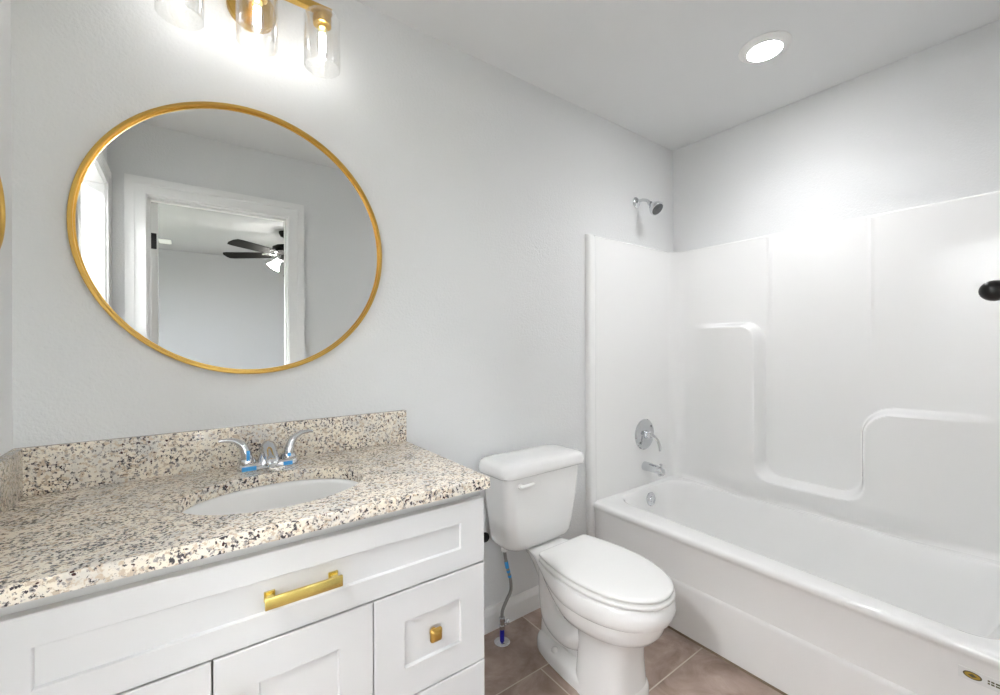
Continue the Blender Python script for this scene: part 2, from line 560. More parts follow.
# bedroom door, swung open into the bedroom
dy = YF - WT - .005
DA = radians(-9)
door = struct('door_1', MB().rbox(DX0 + .004, DX0 + .040, dy - .68, dy, 0.012, DZ - .006, .002, 1).rotz(DX0, dy, DA), M['trim'])
for z in (0.25, 1.03, 1.83):
    MB().rbox(DX0 + .004, DX0 + .032, dy - .002, dy + .003, z - .045, z + .045, .0015, 1).lathe((DX0 + .001, dy + .004, z - .045), (0, 0, 1), [(.005, 0), (.005, .09)], 12).rotz(DX0, dy, DA).build('hinge', M['bronze'], door)
kb = MB().lathe((DX0 + .040, dy - .62, 0.95), (1, 0, 0), [(.03, 0), (.03, .006), (.012, .01), (.012, .03), (.026, .04), (.028, .055), (.015, .066)], 24)
kb.lathe((DX0 + .004, dy - .62, 0.95), (-1, 0, 0), [(.03, 0), (.03, .006), (.012, .01), (.012, .03), (.026, .04), (.028, .055), (.015, .066)], 24)
kb.rotz(DX0, dy, DA).build('door_knob', M['bronze'], door)

# ------------------------------------------------------------------ bathtub with moulded wall surround (one fibreglass unit)
XT = 1.676
tub = thing('bathtub', (2.06, -0.76, 0), 'glossy white bathtub with moulded wall surround and plain apron', 'bathtub')
NCC, NSS = 8, 24
def skew(P, k=1.0):
    out = []
    for (x, y, z) in P:
        wgt = max(0, min(1, (2.06 - x) / 0.25))
        out.append((x + k * wgt * (0.03 - 0.062 * (-y / 1.4)), y, z))
    return out
ox1, oy0, oy1 = XR - .003, YF + .003, -.003
def outer(x, z, r=.004): return rrect(x, ox1, oy0, oy1, z, r, NCC, NSS)
def inner(x0, x1, y0, y1, z, r): return skew(rrect(x0, x1, y0, y1, z, r, NCC, NSS))
rings = [outer(XT, 0.0), outer(XT, .200), outer(XT + .001, .209), outer(XT + .004, .214), outer(XT + .0085, .217), outer(XT + .0095, .225), outer(XT + .007, .375), outer(XT + .003, .386),
         outer(XT - .001, .391), outer(XT - .003, .398), outer(XT - .002, .407), outer(XT + .004, .4135), outer(XT + .014, .416), outer(XT + .03, .4165)]
ix0, ix1, iy0, iy1 = 1.785, 2.372, -1.40, -.058
rings += [inner(ix0 - .012, ix1 + .012, iy0 - .012, iy1 + .012, .4165, .115), inner(ix0 - .004, ix1 + .004, iy0 - .004, iy1 + .004, .4145, .11),
          inner(ix0, ix1, iy0, iy1, .408, .11), inner(ix0 + .004, ix1 - .004, iy0 + .005, iy1 - .003, .398, .11),
          inner(ix0 + .022, ix1 - .02, iy0 + .04, iy1 - .013, .30, .11), inner(ix0 + .042, ix1 - .04, iy0 + .10, iy1 - .024, .18, .11),
          inner(ix0 + .056, ix1 - .054, iy0 + .15, iy1 - .034, .11, .11), inner(ix0 + .072, ix1 - .07, iy0 + .18, iy1 - .05, .075, .11),
          inner(ix0 + .10, ix1 - .10, iy0 + .22, iy1 - .08, .058, .10), inner(ix0 + .14, ix1 - .14, iy0 + .27, iy1 - .12, .052, .08)]
MB().loft(rings).build('basin', M['acrylic'], tub, 40)

# --- surround: a sheet that runs along the shower end, round the corner, along the long wall
def smin(a, b, k):
    h = max(k - abs(a - b), 0) / k
    return min(a, b) - h * h * k * .25
def smin_neg(a, b, k):   # smooth max
    return -smin(-a, -b, k)
def height(y, z):
    def rb(dx, dz, r):
        if dx < r and dz < r: return r - hypot(r - dx, r - dz)
        return min(dx, dz)
    left = rb(y + 0.520, 1.333 - z, .085)
    right = rb(-(y + 0.938), 0.935 - z, .11)
    low = 0.535 - z
    s = smin_neg(smin_neg(left, low, .09), right, .09)
    e = sstep(-.015, .014, s)
    # wedge shaped blocks: deepest beside the recess, fading out to the corners
    dl = .088 * sstep(-.12, -.46, y)
    dr = .070 * sstep(-1.36, -1.02, y)
    dlow = .066 * sstep(-.05, -.26, y) * sstep(-1.49, -1.30, y)
    foot_ = sstep(.395, .52, z)
    if y > -.72:
        d = dl + (dlow - dl) * sstep(-.46, -.62, y) if z < 1.333 else dl
    else:
        d = dlow + (dr - dlow) * sstep(-.82, -.98, y)
    b = e * d * (.42 + .58 * foot_)
    b += .024 * (1 - min(1, max(0, (z - .412) / .030))) ** 2 * sstep(-.03, -.09, y) * sstep(-1.49, -1.40, y)   # cove into the rim
    # slim vertical ribs on the upper panel
    for yc, zlo, zhi in ((-.553, 1.22, 1.36), (-.962, 1.05, 1.45)):
        q = y - yc
        b += (.0055 * math.exp(-(q / .0075) ** 2)) * sstep(zlo, zhi, z)
    return b
cols = []
ye, xe = -.021, XR - .021
R = .075
xs = 1.705
n1 = 60
for i in range(n1): cols.append((xs + (xe - R - xs) * i / n1, ye, 0, -1))
for i in range(17):
    a = pi / 2 * i / 16
    cols.append((xe - R + R * sin(a), ye - R + R * cos(a), -sin(a), -cos(a)))
yend = -1.4985
n2 = 270
ys = [ye - R + (yend + R - (ye - R)) * i / n2 for i in range(1, n2)]
for y in ys: cols.append((xe, y, -1, 0))
for i in range(13):
    a = pi / 2 * i / 12
    cols.append((xe - R + R * cos(a), yend + R - R * sin(a), -cos(a), sin(a)))
for i in range(1, 13): cols.append((xe - R - (xe - R - xs) * i / 12, yend, 0, 1))
ZB, ZT = .405, 1.796
nz = 230
rows = [ZB + (ZT - .012 - ZB) * j / nz for j in range(nz + 1)]
V = []
for (x, y, nx, ny) in cols:
    line = []
    for z in rows:
        b = 0
        if nx < -.01 and y > -1.49:
            b = height(y, z) * abs(nx)
        line.append((x + nx * b, y + ny * b, z))
    for (dz, dn) in ((-.0085, .0005), (-.004, -.0015), (-.001, -.005), (0, -.010), (0, -.0200)):
        line.append((x + nx * dn, y + ny * dn, ZT + dz))
    V.append(line)
nr = len(V[0])
F = []
for i in range(len(cols) - 1):
    for j in range(nr - 1):
        F.append((i * nr + j, (i + 1) * nr + j, (i + 1) * nr + j + 1, i * nr + j + 1))
sm = MB().add([p for l in V for p in l], F)
# rounded front flanges that run down to the floor
def flange(y0, s):
    pr = [(1.648, .0008), (1.648, .012), (1.651, .020), (1.657, .0255), (1.665, .028), (1.680, .0285), (1.692, .027), (1.700, .0235), (1.7055, .0208), (1.7055, .0008)]
    rg = []
    for z, k in ((0, 1), (.35, 1), (.41, 1), (1.775, 1), (1.788, .93), (1.794, .75), (1.796, .4)):
        rg.append([(x + (0.004 if z == 0 else 0), y0 + s * d * k, z) for x, d in pr])
    return rg
sm.loft(flange(0, -1)).loft(flange(YF + .0004, 1))
sur = sm.build('tub_surround', M['acrylic'], tub, 30)
# overflow plate, drain
ov = MB().lathe((2.108, iy1 - .008, .352), (0, -1, 0.12), [(.037, 0), (.038, .004), (.035, .008), (.027, .0095), (.025, .007), (.016, .008), (.014, .012), (.004, .014)], 32)
ov.build('overflow_plate', M['chrome'], tub)
MB().lathe((2.08, -.30, .050), (0, 0, 1), [(.035, 0), (.036, .004), (.030, .007), (.028, .005), (.010, .006), (.009, .016), (.002, .017)], 28).build('drain', M['chrome'], tub)
# aged caulk line along the foot of the apron
MB().loft([[(XT - .006, YF + .02, 0), (XT - .004, YF + .02, .004), (XT + .002, YF + .02, .0075), (XT + .002, YF + .02, 0)],
           [(XT - .006, -.035, 0), (XT - .004, -.035, .004), (XT + .002, -.035, .0075), (XT + .002, -.035, 0)]]).build('caulk_line', M['caulk'], tub)
# maker's sticker on the apron: clear film, oval gold emblem with a lozenge, small illegible print
sx = XT + .0072
st = MB().box(sx - .0009, sx + .003, -1.46, -1.307, .322, .352).build('sticker', M['stickerw'], tub, 0)
def disc_x(x, y, z, ry, rz, t, n=24):
    return MB().loft([[(x - q, y + ry * cos(2 * pi * k / n), z + rz * sin(2 * pi * k / n)) for k in range(n)] for q in (0, t)])
e = disc_x(sx - .0008, -1.333, .338, .0175, .0095, .0006).build('emblem', M['stickerd'], st)
disc_x(sx - .0013, -1.333, .338, .0145, .0072, .0006).build('gold_oval', M['stickerg'], st)
MB().loft([[(sx - .0019 - q, -1.333 + a, .338 + b) for a, b in ((.0085, 0), (0, .0045), (-.0085, 0), (0, -.0045))] for q in (0, .0005)]).build('lozenge', M['stickerd'], st, 0)
pr = MB()
for r_, zz in enumerate((.3415, .3350)):
    y = -1.360
    for k in range(11):
        wd = .004 + .002 * ((k * 7 + r_ * 3) % 3)
        pr.box(sx - .0015, sx - .0009, y - wd, y, zz - .002, zz + .002)
        y -= wd + .0018
pr.build('print', M['stickerd'], st, 0)

# ------------------------------------------------------------------ shower fittings
cx = 2.078
sh = thing('shower_fixture', (cx, 0, 2.042), 'chrome shower head on a short bent arm above the surround', 'shower head')
MB().lathe((cx, -.0006, 2.042), (0, -1, 0), [(.031, 0), (.031, .003), (.027, .008), (.016, .012), (.013, .012)], 32).build('flange', M['chrome'], sh)
MB().tube([(cx, -.005, 2.042), (cx, -.040, 2.046), (cx, -.072, 2.034), (cx, -.094, 2.012)], .0085, 16).build('shower_arm', M['chrome'], sh)
ax = Vector((0, -.72, -.69)).normalized()
hc = Vector((cx, -.093, 2.013))
hd = MB().sphere(hc, .014).lathe(hc, ax, [(.011, 0), (.013, .010), (.017, .014), (.025, .023), (.034, .037), (.039, .048), (.040, .060), (.038, .064), (.034, .064)], 36, True, True)
hd = hd.build('head', M['chrome'], sh)
MB().lathe(hc + ax * .0625, ax, [(.034, 0), (.033, .003), (.012, .0035), (.010, .005)], 30).build('nozzle_face', M['chrome_dark'], hd)

vx, vz = 2.116, .711
sv = thing('shower_valve', (vx, -.021, vz), 'round chrome mixer plate with drooping lever on the surround', 'valve')
MB().lathe((vx, -.0213, vz), (0, -1, 0), [(.088, 0), (.088, .003), (.083, .008), (.062, .0115), (.040, .013), (.024, .014)], 48).build('escutcheon', M['chrome'], sv)
MB().lathe((vx, -.032, vz), (0, -1, 0), [(.024, 0), (.023, .012), (.020, .014), (.020, .030), (.017, .036), (.008, .039)], 28).build('hub', M['chrome'], sv)
MB().tube([(vx, -.055, vz), (vx + .012, -.075, vz - .006), (vx + .026, -.092, vz - .030), (vx + .032, -.100, vz - .062), (vx + .030, -.103, vz - .088)], [.013, .011, .009, .009, .0065], 14, 6).build('lever', M['chrome'], sv)
for a in (40, 220):
    MB().lathe((vx + .066 * cos(radians(a)), -.030, vz + .066 * sin(radians(a))), (0, -1, 0), [(.006, 0), (.006, .003), (.003, .004)], 12).build('screw', M['chrome_dark'], sv)

pz = .528
sp = thing('tub_spout', (vx, -.021, pz), 'chrome tub spout below the round mixer plate', 'spout')
prof = []
rg = []
for y, r, dz in ((-.0213, .026, 0), (-.028, .027, 0), (-.06, .0255, 0), (-.10, .024, -.002), (-.128, .022, -.005), (-.142, .0195, -.009), (-.147, .012, -.012)):
    rg.append([(vx + r * cos(2 * pi * k / 24), y, pz + dz + r * (1.0 if sin(2 * pi * k / 24) > 0 else .95) * sin(2 * pi * k / 24)) for k in range(24)])
MB().loft(rg).build('body', M['chrome'], sp)
MB().lathe((vx, -.125, pz - .018), (0, -.25, -1), [(.016, 0), (.016, .014), (.0135, .016), (.0125, .012)], 20).build('outlet', M['chrome'], sp)
MB().lathe((vx, -.128, pz + .014), (0, 0, 1), [(.004, 0), (.004, .010), (.008, .012), (.0085, .018), (.005, .021)], 16).build('diverter_knob', M['chrome'], sp)

# ------------------------------------------------------------------ toilet (local frame: origin behind the tank, -y to the front)
to = thing('toilet', (1.187, -.016, 0), 'white two piece toilet with closed elongated lid beside the tub', 'toilet', local=True, rz=.022)
def outline(table, yc, yf, wmax, n=80, p=2.15):
    """closed outline, table = [(y, halfwidth)] from the back to yc, then a rounded nose to yf"""
    right = []
    for i in range(len(table) - 1):
        (ya, wa), (yb, wb) = table[i], table[i + 1]
        for k in range(8):
            t = k / 8
            right.append((wa + (wb - wa) * t, ya + (yb - ya) * t))
    m = 40
    for k in range(m + 1):
        a = pi / 2 * k / m
        right.append((wmax * cos(a) ** (2 / p), yc + (yf - yc) * sin(a) ** (2 / p)))
    # smooth
    for _ in range(6):
        q = right[:]
        for i in range(2, len(q) - 1):
            right[i] = ((q[i - 1][0] + 2 * q[i][0] + q[i + 1][0]) / 4, (q[i - 1][1] + 2 * q[i][1] + q[i + 1][1]) / 4)
    right = [(0, table[0][0])] + right
    pts = right + [(-x, y) for x, y in reversed(right[1:-1])]
    # resample
    pts.append(pts[0])
    L = [0]
    for i in range(1, len(pts)): L.append(L[-1] + hypot(pts[i][0] - pts[i - 1][0], pts[i][1] - pts[i - 1][1]))
    out = []; j = 0
    for k in range(n):
        s = L[-1] * k / n
        while L[j + 1] < s: j += 1
        t = (s - L[j]) / max(1e-9, L[j + 1] - L[j])
        out.append((pts[j][0] + (pts[j + 1][0] - pts[j][0]) * t, pts[j][1] + (pts[j + 1][1] - pts[j][1]) * t))
    return out
def at(o, z, dx=1.0): return [(x * dx, y, z) for x, y in o]
def inset(o, d):
    n = len(o); r = []
    for i in range(n):
        a, b = o[i - 1], o[(i + 1) % n]
        tx, ty = b[0] - a[0], b[1] - a[1]
        l = hypot(tx, ty) or 1
        r.append((o[i][0] + ty / l * d, o[i][1] - tx / l * d))
    # orientation check
    return r
def sc(o, k): return [(x * k, -.45 + (y + .45) * k) for x, y in o]
def shrink(o, d):
    A = inset(o, d)
    ar = lambda P: abs(sum(P[i - 1][0] * P[i][1] - P[i][0] * P[i - 1][1] for i in range(len(P))))
    return A if (ar(A) < ar(o)) == (d > 0) else inset(o, -d)

deck = [(-.015, .080), (-.15, .086), (-.20, .100), (-.26, .128), (-.33, .153), (-.39, .167), (-.45, .172)]
def sweep(R):
    return [[(x, y, .3925 - (.3925 - z) * (.14 + .86 * sstep(-.16, -.43, y))) for x, y, z in q] for q in R]
def rimo(s, yf, yc=-.45): return outline([(y, w_ * s) for y, w_ in deck], yc, yf, .172 * s)
b = MB()
b.loft(sweep([at(sc(rimo(1, -.705), .8), .3925), at(shrink(rimo(1, -.705), .006), .3925), at(rimo(1, -.706), .389), at(rimo(1.03, -.717), .375), at(rimo(1.043, -.722), .360), at(rimo(1.035, -.719), .343), at(rimo(1.012, -.712), .328),
              at(rimo(.985, -.702), .3225), at(rimo(.955, -.694), .318), at(rimo(.945, -.690), .300), at(rimo(.92, -.683), .276), at(rimo(.84, -.665), .252), at(rimo(.68, -.630), .236), at(rimo(.45, -.585), .225)]))
# pedestal column at the front
def sup(cx_, cy_, a, c, z, n=56, p=3.2):
    P = []
    for k in range(n):
        t = 2 * pi * k / n
        P.append((cx_ + a * abs(cos(t)) ** (2 / p) * (1 if cos(t) >= 0 else -1), cy_ + c * abs(sin(t)) ** (2 / p) * (1 if sin(t) >= 0 else -1), z))
    return P
b.loft([sup(0, -.492, .116, .112, 0), sup(0, -.492, .114, .110, .012), sup(0, -.492, .109, .104, .06), sup(0, -.492, .105, .099, .13), sup(0, -.495, .105, .100, .20), sup(0, -.50, .112, .110, .24), sup(0, -.50, .125, .13, .27)])
# core behind the column
b.loft([sup(0, -.29, .050, .14, .01), sup(0, -.29, .046, .135, .12), sup(0, -.28, .046, .14, .25), sup(0, -.27, .060, .17, .32), sup(0, -.24, .070, .20, .37)])
# foot
def foot(s, z):
    o = outline([(-.150, .026), (-.156, .046), (-.175, .066), (-.21, .083), (-.27, .097), (-.36, .107), (-.46, .111), (-.52, .110)], -.53, -.606, .110, 80, 3.0)
    return at(shrink(o, s) if s else o, z)
b.loft([foot(0, 0), foot(0, .024), foot(.003, .036), foot(.008, .043), foot(.016, .048), foot(.03, .056)])
# trapway relief on both flanks
for s in (-1, 1):
    b.tube([(s * .042, -.215, .365), (s * .046, -.218, .29), (s * .048, -.225, .21), (s * .050, -.250, .150), (s * .053, -.31, .128), (s * .055, -.37, .138), (s * .053, -.415, .172), (s * .045, -.435, .21)],
           [.036, .036, .036, .040, .042, .043, .042, .036], 20, 6)
b.build('bowl', M['porcelain'], to, 34)
for s in (-1, 1):
    MB().sphere((s * .078, -.290, .050), .0135, 1, 1, 1.05, 20, 8, 0.15).build('bolt_cap', M['porcelain'], to)
seat_o = outline([(-.255, .128), (-.262, .136), (-.31, .150), (-.38, .164), (-.45, .170)], -.45, -.722, .170)
lid_o = outline([(-.252, .125), (-.259, .133), (-.31, .147), (-.38, .160), (-.45, .166)], -.45, -.717, .166)
hole = [(x * .62, -.47 + (y + .47) * .66) for x, y in seat_o]
s_ = MB().loft([at(hole, .3970), at(shrink(seat_o, .012), .3970), at(shrink(seat_o, .002), .3985), at(seat_o, .403), at(shrink(seat_o, .001), .4085), at(shrink(seat_o, .004), .4115), at(hole, .4115)], False, False)
n_ = 80
s_.f += [(j, (j + 1) % n_, 6 * n_ + (j + 1) % n_, 6 * n_ + j) for j in range(n_)]
s_.build('seat', M['seat'], to, 50)
MB().loft([at(shrink(lid_o, .014), .4172), at(shrink(lid_o, .002), .4178), at(lid_o, .421), at(shrink(lid_o, .0012), .4265), at(shrink(lid_o, .005), .4300), at(shrink(lid_o, .013), .4322), at(sc(lid_o, .72), .4340), at(sc(lid_o, .35), .4352), at(sc(lid_o, .05), .4356)]).build('seat_lid', M['seat'], to, 50)
for s in (-1, 1):
    MB().rbox(s * .075 - .016, s * .075 + .016, -.258, -.236, .392, .414, .005, 3).build('hinge_cap', M['seat'], to)
for ch in to.children:            # the bowl and seat sit slightly off the tank's centre line
    ch.location.x += .018
# tank
def tk(hx, y0, y1, z, r): return rrect(-hx, hx, y0, y1, z, r, 10, 6)
MB().loft([tk(.125, -.145, -.02, .396, .05), tk(.148, -.158, -.014, .398, .06), tk(.164, -.168, -.008, .404, .06), tk(.173, -.174, -.005, .414, .055), tk(.179, -.178, -.004, .430, .05), tk(.185, -.181, -.004, .48, .045),
           tk(.201, -.188, -.003, .60, .042), tk(.211, -.193, -.003, .708, .04)]).build('tank', M['porcelain'], to, 50)
MB().loft([tk(.210, -.196, -.001, .706, .045), tk(.226, -.205, .004, .7065, .045), tk(.231, -.2095, .005, .712, .045), tk(.231, -.2095, .005, .728, .045), tk(.229, -.2075, .004, .742, .045), tk(.223, -.202, .001, .753, .045),
           tk(.208, -.192, -.006, .759, .042), tk(.18, -.168, -.025, .763, .04), tk(.10, -.12, -.06, .765, .03)]).build('tank_lid', M['porcelain'], to, 50)
lv = MB().lathe((-.150, -.187, .673), (0, -1, 0), [(.011, 0), (.011, .008), (.008, .012)], 20)
lv.tube([(-.154, -.200, .672), (-.132, -.206, .673), (-.104, -.207, .675), (-.088, -.204, .676)], [.0095, .0095, .008, .006], 14, 5, .75)
lv.build('flush_lever', M['white_plastic'], to, 50)

# supply line: valve on the floor, braided hose up to the tank
sl = thing('toilet_supply_line', (1.041, -.091, 0), 'braided steel supply hose on a blue pipe stub beside the toilet', 'supply hose')
MB().lathe((1.041, -.091, 0), (0, 0, 1), [(.033, 0), (.033, .002), (.028, .006), (.015, .010), (.012, .010)], 32).build('escutcheon', M['chrome'], sl)
MB().tube([(1.041, -.091, .004), (1.041, -.091, .060)], .0095, 16, 0).build('blue_pipe', M['blue_pipe'], sl)
va = MB().lathe((1.041, -.091, .055), (0, 0, 1), [(.012, 0), (.013, .004), (.013, .016), (.010, .018), (.0105, .03), (.013, .034), (.013, .046), (.009, .05)], 20)
va.tube([(1.041, -.091, .078), (1.058, -.098, .080)], .006, 12, 0).lathe((1.055, -.097, .080), (1, -.4, .1), [(.004, 0), (.011, .003), (.012, .007), (.010, .012), (.004, .014)], 16)
va.build('stop_valve', M['chrome'], sl)
hose = [(1.041, -.091, .10), (1.043, -.092, .13), (1.062, -.094, .165), (1.083, -.096, .20), (1.082, -.096, .245), (1.070, -.095, .29), (1.060, -.093, .335), (1.057, -.09, .365), (1.057, -.088, .382)]
hz = MB().tube(hose, .0068, 14, 6).build('hose', M['steel'], sl)
MB().lathe((1.057, -.088, .368), (0, 0, 1), [(.009, 0), (.014, .003), (.015, .016), (.010, .020)], 12).build('coupling_nut', M['white_plastic'], sl)
tp = MB()
for (p, q) in (((1.0615, -.0932, .328), (1.0668, -.0945, .300)), ((1.070, -.095, .290), (1.0725, -.0952, .280)), ((1.0765, -.0956, .268), (1.079, -.0958, .258))):
    tp.tube([p, q], .0078, 14, 0)
tp.build('printed_band', M['blue'], hz)

# small black cap on the wall behind the toilet tank
tag(MB().lathe((1.016, 0, .407), (0, -1, 0), [(.020, 0), (.021, .006), (.018, .012), (.008, .016)], 24).build('rubber_bumper', M['rubber']), 'small black round bumper on the wall between vanity and toilet tank', 'bumper')

# ------------------------------------------------------------------ vanity cabinet
VX0, VX1, VY = -.270, .645, -.530
van = thing('vanity_cabinet', (.19, -.27, 0), 'white shaker vanity cabinet with brass pulls under the granite top', 'vanity')
body = MB()
t = .018
q = VY + .02
body.box(VX0, VX0 + t, q, -.014, .0, .839).box(VX1 - t, VX1, q, -.014, .0, .839).box(VX0, VX1, -.014, -.002, .0, .839).box(VX0 + t, VX1 - t, q, -.014, .10, .118).box(VX0 + t, VX1 - t, -.45, -.435, 0, .10)
body.box(VX0, VX0 + .04, VY, q, .1, .839).box(VX1 - .04, VX1, VY, q, .1, .839)
for za, zc in ((.795, .839), (.62, .66), (.1, .14)):
    body.box(VX0 + .04, VX1 - .04, VY, q, za, zc)
body.box(.318, .358, VY, q, .14, .62).box(.358, VX1 - .04, VY, q, .36, .40)
body.build('carcass', M['reveal'], van, 0)
MB().box(XL + .001, VX0, VY, VY + .018, .0, .839).build('filler_strip', M['cabinet'], van, 0)
def shaker(x0, x1, z0, z1, st_, rail=None):
    """shaker front: frame with a recessed flat panel and eased inner edges"""
    rail = rail or st_
    yf, yb, yp = VY - .022, VY - .001, VY - .0155
    mb = MB()
    def rect(a, b, c, d, y): return [(a, y, c), (b, y, c), (b, y, d), (a, y, d)]
    e = .0018
    ix0_, ix1_, iz0, iz1 = x0 + st_, x1 - st_, z0 + rail, z1 - rail
    rings = [rect(x0, x1, z0, z1, yb), rect(x0, x1, z0, z1, yf + e), rect(x0 + e, x1 - e, z0 + e, z1 - e, yf), rect(ix0_ - .001, ix1_ + .001, iz0 - .001, iz1 + .001, yf),
             rect(ix0_, ix1_, iz0, iz1, yf + .001), rect(ix0_ + .002, ix1_ - .002, iz0 + .002, iz1 - .002, yp)]
    return mb.loft(rings)
GAP = .003
dr = shaker(VX0 + .002, .642, .6445, .815, .073, .0525).build('drawer', M['cabinet'], van, 0)
def bar_pull(x0, x1, z, par):
    yf = VY - .0155
    h = MB().rbox(x0, x1, yf - .034, yf - .027, z - .0115, z + .0115, .0015, 2)
    for x in (x0 + .012, x1 - .012):
        h.rbox(x - .006, x + .006, yf - .029, yf, z - .006, z + .006, .001, 1)
        h.rbox(x - .010, x + .010, yf - .004, yf + .0005, z - .010, z + .010, .001, 1)
    return h.build('pull_handle', M['gold_light'], par, 30)
bar_pull(.117, .263, .727, dr)
def square_knob(x, z, y, par):
    k = MB().lathe((x, y + .0005, z), (0, -1, 0), [(.009, 0), (.009, .002), (.006, .004), (.006, .012)], 20)
    rg = []
    for (hh, dd) in ((.006, .010), (.0135, .012), (.0158, .015), (.0158, .019), (.0135, .0225), (.007, .0245), (.002, .025)):
        rg.append([(px, y - dd, pz_) for px, pz_, _ in rrect(x - hh, x + hh, z - hh, z + hh, 0, hh * .35, 4)])
    k.loft(rg)
    return k.build('knob', M['gold'], par, 40)
d1 = shaker(.0355, .3365, .104, .6405, .075).build('door', M['cabinet'], van, 0)
square_knob(.072, .548, VY - .022, d1)
d2 = shaker(VX0 + .002, .0325, .104, .6405, .075).build('door', M['cabinet'], van, 0)
square_knob(-.004, .548, VY - .022, d2)
d3 = shaker(.3395, .642, .3815, .6405, .074).build('drawer', M['cabinet'], van, 0)
square_knob(.491, .511, VY - .0155, d3)
d4 = shaker(.3395, .642, .104, .3785, .074).build('drawer', M['cabinet'], van, 0)
square_knob(.491, .241, VY - .0155, d4)

# countertop with an oval cut-out, backsplash and side splash
SX, SY, SA, SB = .182, -.316, .204, .148
ct = thing('countertop', (.158, -.28, .84), 'speckled granite vanity countertop with backsplash and oval sink cutout', 'countertop')
CX0, CX1, CY0, CY1 = XL + .001, .655, -.5625, -.001
n = 96
def ell(a, b, z): return [(SX + a * cos(2 * pi * k / n), SY + b * sin(2 * pi * k / n), z) for k in range(n)]
def rectring(x0, x1, y0, y1, z):
    P = []
    for k in range(n):
        a = 2 * pi * k / n
        dx, dy_ = cos(a), sin(a)
        tt = 1e9
        if dx > 1e-9: tt = min(tt, (x1 - SX) / dx)
        if dx < -1e-9: tt = min(tt, (x0 - SX) / dx)
        if dy_ > 1e-9: tt = min(tt, (y1 - SY) / dy_)
        if dy_ < -1e-9: tt = min(tt, (y0 - SY) / dy_)
        P.append([SX + dx * tt, SY + dy_ * tt, z])
    for (x, y) in ((x0, y0), (x1, y0), (x1, y1), (x0, y1)):        # snap the nearest sample to each corner
        k = min(range(n), key=lambda i: hypot(P[i][0] - x, P[i][1] - y))
        P[k][0], P[k][1] = x, y
    return [tuple(p) for p in P]
zt, zb, e = .870, .840, .0025
slab = MB().loft([ell(SA, SB, zb), ell(SA, SB, zt - e), ell(SA + e, SB + e, zt), rectring(CX0 + e, CX1 - e, CY0 + e, CY1, zt), rectring(CX0, CX1, CY0, CY1, zt - e), rectring(CX0, CX1, CY0, CY1, zb), ell(SA, SB, zb)], False, False)
slab.build('slab', M['granite'], ct, 30)
MB().rbox(CX0, CX1, -.021, -.001, .8702, .984, .002, 2).build('backsplash', M['granite'], ct, 30)
MB().rbox(CX0, CX0 + .020, CY0 + .004, -.0215, .8702, .984, .002, 2).build('side_splash', M['granite'], ct, 30)

sk = thing('sink', (SX, SY, .70), 'white oval undermount sink set in the granite top', 'sink')
rg = []
for s, z in ((1.10, .838), (1.015, .838), (1.0, .836), (.985, .826), (.95, .795), (.88, .755), (.74, .718), (.50, .700), (.22, .693), (.115, .6915)):
    rg.append(ell(SA * s, SB * s, z))
for s, z in ((.115, .680), (.30, .682), (.60, .690), (.80, .708), (.93, .75), (.985, .795), (1.02, .828), (1.10, .830)):
    rg.append(ell(SA * s, SB * s, z))
rg.append(rg[0])
MB().loft(rg, False, False).build('basin', M['porcelain'], sk, 50)
MB().lathe((SX, SY, .688), (0, 0, 1), [(.021, 0), (.023, .004), (.020, .0065), (.016, .005), (.014, .009), (.004, .0105)], 24).build('drain', M['chrome'], sk)

# faucet
FX, FY = .190, -.088
fa = thing('faucet', (FX, FY, .870), 'chrome two handle faucet with blue tape on the granite', 'faucet')
base = MB().loft([rrect(FX - .080, FX + .080, FY - .026, FY + .026, .8703, .026, 10), rrect(FX - .080, FX + .080, FY - .026, FY + .026, .882, .026, 10), rrect(FX - .076, FX + .076, FY - .022, FY + .022, .888, .022, 10), rrect(FX - .070, FX + .070, FY - .016, FY + .016, .890, .016, 10)])
base.build('base', M['chrome'], fa, 40)
spo = MB()
rg = []
for (y, zc, hw, hh) in ((FY + .020, .905, .014, .012), (FY + .018, .915, .020, .022), (FY + .006, .922, .0225, .0235), (FY - .012, .921, .0215, .021), (FY - .035, .914, .0195, .016), (FY - .060, .905, .0175, .0125), (FY - .078, .899, .0155, .010), (FY - .084, .897, .010, .006)):
    rg.append([(FX + hw * cos(2 * pi * k / 24), y, zc + hh * sin(2 * pi * k / 24)) for k in range(24)])
spo.loft(rg)
spo.loft([rrect(FX - .034, FX + .034, FY - .025, FY + .022, .884, .02, 8), rrect(FX - .028, FX + .028, FY - .024, FY + .022, .896, .02, 8), rrect(FX - .021, FX + .021, FY - .02, FY + .020, .918, .018, 8)])
spo.lathe((FX, FY - .068, .894), (0, 0, -1), [(.010, 0), (.010, .010), (.008, .010)], 18)
spo.build('spout', M['chrome'], fa, 45)
for s in (-1, 1):
    hx = FX + s * .0535
    h = MB().lathe((hx, FY, .889), (0, 0, 1), [(.022, 0), (.0225, .006), (.019, .014)], 24)
    h.tube([(hx, FY, .895), (hx + s * .004, FY, .920), (hx + s * .014, FY + .001, .943), (hx + s * .034, FY + .003, .957), (hx + s * .058, FY + .005, .960), (hx + s * .070, FY + .006, .958)], [.019, .017, .0135, .009, .0065, .005], 18, 6, .8)
    h = h.build('handle', M['chrome'], fa, 45)
    if s < 0:
        MB().rbox(hx - .004, hx + .004, FY - .0205, FY - .0165, .896, .928, .001, 1).build('tape', M['blue'], h)
    else:
        MB().rbox(hx - .006, hx + .003, FY - .0215, FY - .0175, .896, .906, .001, 1).build('tape', M['blue'], h)
MB().rbox(FX - .070, FX - .034, FY - .0272, FY - .0255, .872, .884, .0005, 1).build('tape', M['blue'], fa)
MB().rbox(FX + .036, FX + .060, FY - .0272, FY - .0255, .873, .884, .0005, 1).build('tape', M['blue'], fa)

